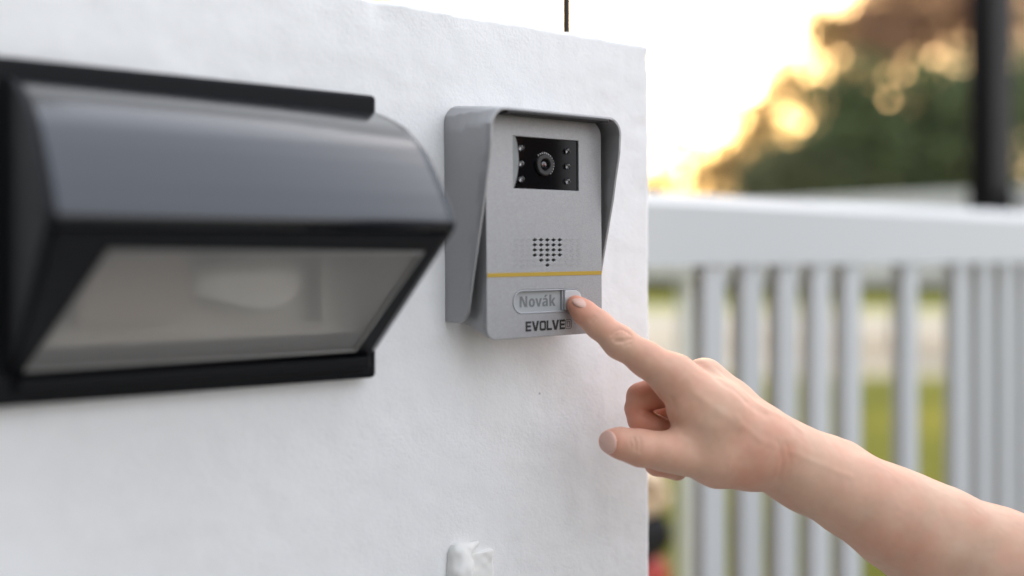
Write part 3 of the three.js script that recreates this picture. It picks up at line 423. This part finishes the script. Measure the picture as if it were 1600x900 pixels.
// ---------- person reaching in from the right ----------
{
  const Pn = thing('person', [0, 0, 0], 'person reaching in from the right, bare arm, index finger pressing the intercom button', 'person');
  const idx = [[0.4562, 1.3178, 0.0475, 0.0062], [0.4605, 1.3121, 0.0519, 0.0079], [0.4663, 1.3044, 0.0593, 0.009], [0.4762, 1.2919, 0.0705, 0.0107], [0.4895, 1.2803, 0.0829, 0.0115], [0.5042, 1.269, 0.0938, 0.0144]];
  const mid = [[0.5337, 1.2641, 0.0921, 0.0134], [0.5031, 1.2514, 0.0637, 0.0106], [0.4999, 1.2438, 0.0619, 0.0083], [0.5007, 1.236, 0.065, 0.0088], [0.5143, 1.2286, 0.0801, 0.0078]];
  const rin = [[0.5523, 1.2489, 0.0822, 0.0138], [0.5219, 1.2294, 0.0508, 0.0116], [0.523, 1.2164, 0.0517, 0.0107], [0.5328, 1.2076, 0.0677, 0.0087]];
  const lit = [[0.5658, 1.2311, 0.0711, 0.0122], [0.5334, 1.2109, 0.047, 0.0099], [0.5331, 1.1991, 0.0493, 0.0089], [0.5397, 1.1954, 0.0629, 0.0074]];
  const thu = [[0.4652, 1.2257, 0.0729, 0.0076], [0.4701, 1.2249, 0.0771, 0.0097], [0.4804, 1.2217, 0.0861, 0.0118], [0.495, 1.2189, 0.0956, 0.0125], [0.5054, 1.2177, 0.1009, 0.0138], [0.5279, 1.2141, 0.1115, 0.02], [0.5494, 1.212, 0.12, 0.0211]];
  const palm = [[[0.5056, 1.2672, 0.0948, 0.0152], [0.5287, 1.2453, 0.1108, 0.0201], [0.5588, 1.2231, 0.1244, 0.022]], [[0.5359, 1.264, 0.0925, 0.0157], [0.5518, 1.2459, 0.103, 0.0171], [0.5844, 1.2111, 0.1286, 0.0193]], [[0.5523, 1.2471, 0.0822, 0.0147], [0.593, 1.2073, 0.1162, 0.0183]], [[0.5636, 1.2291, 0.0719, 0.0141], [0.5985, 1.2016, 0.1079, 0.0167]], [[0.5122, 1.2463, 0.0998, 0.0139], [0.5245, 1.2341, 0.1089, 0.0183], [0.5493, 1.2175, 0.1211, 0.0224]], [[0.5588, 1.2213, 0.1244, 0.022], [0.5793, 1.2076, 0.131, 0.0218], [0.5918, 1.1999, 0.1365, 0.0228]]];
  const arm = [[0.5825, 1.2068, 0.1284, 0.0215], [0.5933, 1.1992, 0.1364, 0.0233], [0.6177, 1.1844, 0.1546, 0.0282], [0.6429, 1.1665, 0.1733, 0.0331], [0.6663, 1.1512, 0.1882, 0.0377], [0.7033, 1.1284, 0.2108, 0.0438], [0.7652, 1.0886, 0.2469, 0.047], [0.7926, 1.0707, 0.261, 0.0441]];
  const upper = [[0.7926, 1.0707, 0.261, 0.044], [0.805, 1.15, 0.31, 0.047], [0.825, 1.26, 0.37, 0.052], [0.84, 1.325, 0.42, 0.058]];
  const ulna = [[0.6071, 1.2015, 0.1193, 0.0175], [0.63, 1.1941, 0.1363, 0.0185], [0.6611, 1.1692, 0.1595, 0.0268]];
  const dI = chain(idx, 0.005), dM = chain(mid, 0.0012), dR = chain(rin, 0.003), dL = chain(lit, 0.003), dT = chain(thu, 0.005), dP = palm.map((p) => chain(p, 0.006)), dA = chain(arm, 0.01), dU = chain(upper, 0.02), dN = chain(ulna, 0.008);
  const knob = cone([0.6157, 1.2062, 0.1381, 0.0155], [0.6202, 1.2037, 0.1402, 0.015]);
  // skin folds over the finger joints and at the thumb web: [a, b, depth, width]
  const folds = [[[[0.4653, 1.2978, 0.074], [0.4681, 1.3004, 0.0754], [0.4707, 1.3012, 0.0765]], 0.0009, 0.001], [[[0.4665, 1.2937, 0.0772], [0.4706, 1.2937, 0.081], [0.4751, 1.2953, 0.0824]], 0.0011, 0.0011], [[[0.4717, 1.3016, 0.0766], [0.4741, 1.2999, 0.0791], [0.4765, 1.2974, 0.0815]], 0.0008, 0.001], [[[0.4656, 1.2949, 0.0756], [0.4672, 1.2979, 0.0764]], 0.0006, 0.001], [[[0.4704, 1.2908, 0.0812], [0.4739, 1.2924, 0.0831]], 0.0005, 0.001], [[[0.4565, 1.3071, 0.0625], [0.4587, 1.3101, 0.064]], 0.0005, 0.001], [[[0.4574, 1.3058, 0.0642], [0.4594, 1.3084, 0.0658]], 0.0004, 0.0009], [[[0.4707, 1.2302, 0.0901], [0.4703, 1.2271, 0.0924], [0.4695, 1.2227, 0.0932]], 0.0007, 0.0011], [[[0.473, 1.2303, 0.0926], [0.4725, 1.2269, 0.095], [0.4714, 1.2216, 0.0955]], 0.0006, 0.0011], [[[0.4686, 1.2293, 0.0887], [0.4679, 1.2242, 0.0907]], 0.0005, 0.001], [[[0.4904, 1.2596, 0.0942], [0.4962, 1.252, 0.092], [0.5131, 1.2392, 0.0783]], 0.001, 0.0022], [[[0.494, 1.2558, 0.1014], [0.4965, 1.248, 0.1025], [0.4993, 1.2387, 0.0985]], 0.0006, 0.002], [[[0.4923, 1.2438, 0.0673], [0.4946, 1.2414, 0.0713], [0.4986, 1.2383, 0.0748], [0.5015, 1.2358, 0.0781]], 0.0011, 0.0015], [[[0.5246, 1.2737, 0.1029], [0.5243, 1.2649, 0.1204], [0.5352, 1.2539, 0.1304], [0.5467, 1.2447, 0.1371]], 0.0006, 0.003], [[[0.5292, 1.2773, 0.0974], [0.5343, 1.2669, 0.1127], [0.5434, 1.2554, 0.1262], [0.5523, 1.2466, 0.1352], [0.5741, 1.2327, 0.1447]], -0.0005, 0.0028], [[[0.5033, 1.2607, 0.114], [0.5122, 1.2494, 0.1257], [0.5268, 1.2374, 0.1349]], -0.0003, 0.003], [[[0.5473, 1.2276, 0.1473], [0.5503, 1.2147, 0.1486], [0.552, 1.2018, 0.1441]], 0.0004, 0.0018], [[[0.5533, 1.2256, 0.1494], [0.5572, 1.2133, 0.15], [0.558, 1.2006, 0.1462]], 0.0003, 0.0016], [[[0.5229, 1.2451, 0.1328], [0.5374, 1.228, 0.1421], [0.5645, 1.217, 0.1521], [0.5957, 1.202, 0.17]], -0.0003, 0.0022]].map(([p, d, w]) => [chain(p.map((q) => [...q, 0]), 1e-6), d, w]);
  const box3 = (js, m) => { const lo = [9, 9, 9], hi = [-9, -9, -9]; for (const j of js) for (let c = 0; c < 3; c++) { lo[c] = Math.min(lo[c], j[c] - j[3] - m); hi[c] = Math.max(hi[c], j[c] + j[3] + m); } return [lo, hi]; };
  const field = (x, y, z) => {
    let a = smin(dA(x, y, z), dU(x, y, z), 0.03); a = smin(a, dN(x, y, z), 0.016); a = smin(a, knob(x, y, z), 0.012);
    if (x > 0.66) return a < 0.004 && a > -0.004 ? a + 0.00010 * noise3(x * 260, y * 260, z * 260) + 0.00022 * noise3(x * 90, y * 90, z * 90) : a;
    let p = dP[0](x, y, z); for (let i = 1; i < dP.length; i++) p = smin(p, dP[i](x, y, z), i < 4 ? 0.007 : 0.012);
    a = smin(a, p, 0.016); a = smin(a, dI(x, y, z), 0.008); a = smin(a, dT(x, y, z), 0.010);
    const f = smin(smin(dM(x, y, z), dR(x, y, z), 0.0015), dL(x, y, z), 0.0015); a = smin(a, f, 0.0015);
    if (a < 0.006 && a > -0.006 && x < 0.64) for (const [s, d, w] of folds) { const q = s(x, y, z) / w; if (q < 3) a += d * Math.exp(-q * q); }
    if (a < 0.004 && a > -0.004) a += 0.00010 * noise3(x * 260, y * 260, z * 260) + 0.00022 * noise3(x * 90, y * 90, z * 90);
    return a;
  };
  const all = [...idx, ...mid, ...rin, ...lit, ...thu, ...palm.flat(), ...arm, ...upper, ...ulna], [lo, hi] = box3(all, 0.008);
  const fine = netMesh(field, lo, hi, 0.0015);
  // the rest of the body, outside the picture
  const head = [0.755, 1.50, 0.60], torsoC = [0.815, 0, 0.60];
  const dH = (x, y, z) => { const X = x - head[0], Y = y - head[1], Z = z - head[2]; let d = (Math.hypot(X / 0.095, Y / 0.118, Z / 0.078) - 1) * 0.08; d = smin(d, cone([0.735, 1.415, 0.597, 0.045], [0.70, 1.425, 0.59, 0.03])(x, y, z), 0.03); d = smin(d, cone([0.665, 1.515, 0.585, 0.008], [0.650, 1.482, 0.583, 0.013])(x, y, z), 0.012);
    for (const s of [-1, 1]) { d = smin(d, cone([0.762, 1.505, 0.60 + s * 0.080, 0.012], [0.768, 1.475, 0.60 + s * 0.078, 0.009])(x, y, z), 0.008); d = -smin(-d, Math.hypot(x - 0.664, y - 1.512, z - 0.597 - s * 0.031) - 0.012, 0.012); }
    d = -smin(-d, cone([0.664, 1.448, 0.575, 0.003], [0.664, 1.448, 0.615, 0.003])(x, y, z), 0.006);
    return smin(d, cone([0.79, 1.43, 0.60, 0.052], [0.81, 1.33, 0.60, 0.058])(x, y, z), 0.03); };
  const dLA = chain([[0.81, 1.33, 0.77, 0.055], [0.83, 1.08, 0.82, 0.042], [0.80, 0.86, 0.80, 0.026], [0.785, 0.80, 0.795, 0.028], [0.775, 0.76, 0.79, 0.02]], 0.02);
  const lf = [-1, 0, 1, 2].map((k) => chain([[0.78 + k * 0.016, 0.765, 0.79, 0.0095], [0.768 + k * 0.017, 0.725, 0.785, 0.0088], [0.762 + k * 0.016, 0.70 + Math.abs(k) * 0.006, 0.775, 0.0075]], 0.003)); const lt = chain([[0.765, 0.80, 0.785, 0.012], [0.742, 0.775, 0.772, 0.010], [0.735, 0.748, 0.768, 0.0085]], 0.004);
  const coarse = netMesh((x, y, z) => { let a = dLA(x, y, z); if (y < 0.85) { for (const f of lf) a = smin(a, f(x, y, z), 0.004); a = smin(a, lt(x, y, z), 0.006); } return Math.min(a, dH(x, y, z)); }, [0.6, 0.66, 0.45], [0.95, 1.66, 0.92], 0.0065);
  const skin = mergeGeometries([fine, coarse]), sp = skin.attributes.position, col = new Float32Array(sp.count * 3);
  const tips = [[...idx[0], 0.018, 0.75], [...thu[0], 0.018, 0.6], [...mid[1], 0.018, 0.6], [...mid[3], 0.016, 0.7], [...lit[2], 0.015, 0.6], [...idx[3], 0.012, 0.45], [...idx[5], 0.022, 0.4], [...thu[2], 0.016, 0.45], [0.545, 1.212, 0.14, 0, 0.025, 0.35], [0.49, 1.277, 0.082, 0, 0.012, 0.3]];
  for (let i = 0; i < sp.count; i++) {
    const x = sp.getX(i), y = sp.getY(i), z = sp.getZ(i); let red = 0.24 * noise3(x * 45, y * 45, z * 45) + 0.16 * noise3(x * 140, y * 140, z * 140) + 0.12 * noise3(x * 18, y * 18, z * 18);
    for (const t of tips) red += t[5] * Math.exp(-(((x - t[0]) ** 2 + (y - t[1]) ** 2 + (z - t[2]) ** 2) / (t[4] * t[4])));
    const m = 1 + 0.04 * noise3(x * 70, y * 70, z * 70 + 9) + 0.03 * noise3(x * 330, y * 330, z * 330 + 5); red = Math.max(-0.3, Math.min(1, red));
    col[3 * i] = (0.665 + 0.01 * red) * m; col[3 * i + 1] = (0.402 - 0.15 * red) * m; col[3 * i + 2] = (0.286 - 0.12 * red) * m;
  }
  skin.setAttribute('color', new THREE.BufferAttribute(col, 3));
  mesh('body', skin, M.skin, Pn);
  const nail = (c, nrm, fwd, w, l, th) => { const n = V(...nrm).normalize(), f = V(...fwd).normalize(), s = f.clone().cross(n).normalize(), f2 = s.clone().cross(n); const g = new THREE.SphereGeometry(1, 24, 16).scale(w, th, l); return g.applyMatrix4(new THREE.Matrix4().makeBasis(s, n, f2).setPosition(...c)); };
  mesh('fingernail', nail([0.456, 1.3187, 0.0537], [-0.2079, 0.7758, 0.5957], [-0.5856, 0.68, -0.4358], 0.0048, 0.0066, 0.0021), M.nail, Pn).userData.label = 'index fingernail';
  mesh('fingernail', nail([0.4602, 1.2264, 0.0769], [-0.9808, 0.1136, 0.1584], [-0.7862, -0.1, -0.5851], 0.0078, 0.0070, 0.0026), M.nail, Pn).userData.label = 'thumbnail';
  for (const k of [-1, 1]) { const e = mesh('eye', new THREE.SphereGeometry(0.0125, 18, 12).translate(0.674, 1.512, 0.597 + k * 0.031), std([0.75, 0.73, 0.70], 0.15), Pn); mesh('iris', new THREE.SphereGeometry(0.0058, 14, 8).scale(0.5, 1, 1).translate(0.6632, 1.511, 0.597 + k * 0.031), std([0.05, 0.03, 0.018], 0.1), e); }
  // clothing
  const dTor = chain([[0.82, 0.86, 0.60, 0.13], [0.82, 1.02, 0.60, 0.125], [0.82, 1.22, 0.60, 0.135], [0.82, 1.31, 0.60, 0.10]], 0.05), sqz = (f) => (x, y, z) => f(x, y, 0.60 + (z - 0.60) * 0.78), dTs = sqz(dTor);
  const sR = chain([[0.83, 1.325, 0.50, 0.065], [0.842, 1.325, 0.42, 0.070], [0.824, 1.25, 0.365, 0.068]], 0.03), sL = chain([[0.82, 1.325, 0.70, 0.065], [0.81, 1.33, 0.775, 0.07], [0.82, 1.21, 0.80, 0.062]], 0.03);
  mesh('shirt', netMesh((x, y, z) => { let d = smin(smin(dTs(x, y, z), sR(x, y, z), 0.05), sL(x, y, z), 0.05) + 0.004 * noise3(x * 14, y * 9, z * 14); return Math.max(d, 0.80 - y); }, [0.62, 0.76, 0.26], [1.02, 1.46, 0.94], 0.012), std([0.10, 0.13, 0.18], 0.9), Pn);
  const leg = (z) => chain([[0.82, 0.84, z * 0.8 + 0.12, 0.105], [0.81, 0.50, z, 0.072], [0.83, 0.09, z, 0.055]], 0.03), l1 = leg(0.51), l2 = leg(0.69);
  mesh('trousers', netMesh((x, y, z) => Math.max(smin(l1(x, y, z), l2(x, y, z), 0.03) + 0.004 * noise3(x * 16, y * 8, z * 16), 0.07 - y), [0.65, 0.03, 0.36], [1.0, 1.0, 0.86], 0.012), std([0.03, 0.04, 0.07], 0.9), Pn);
  for (const z of [0.51, 0.69]) mesh('shoe', netMesh((x, y, z2) => Math.max(chain([[0.85, 0.05, z, 0.045], [0.74, 0.04, z, 0.044], [0.66, 0.03, z, 0.034]], 0.02)(x, y, z2), 0.006 - y), [0.60, -0.01, z - 0.07], [0.92, 0.13, z + 0.07], 0.008), std([0.05, 0.05, 0.05], 0.6), Pn);
  mesh('hair', netMesh((x, y, z) => { const d = (Math.hypot((x - 0.768) / 0.105, (y - 1.515) / 0.122, (z - 0.60) / 0.090) - 1) * 0.09 + 0.003 * noise3(x * 60, y * 20, z * 60); return Math.max(smin(d, cone([0.85, 1.50, 0.60, 0.05], [0.875, 1.36, 0.60, 0.035])(x, y, z), 0.03), -Math.min(1, (x - 0.700 - Math.max(0, 1.56 - y) * 0.5) * 1.2)); }, [0.6, 1.28, 0.47], [0.96, 1.68, 0.73], 0.008), std([0.03, 0.018, 0.01], 0.6), Pn);
}
renderer.render(scene, camera);
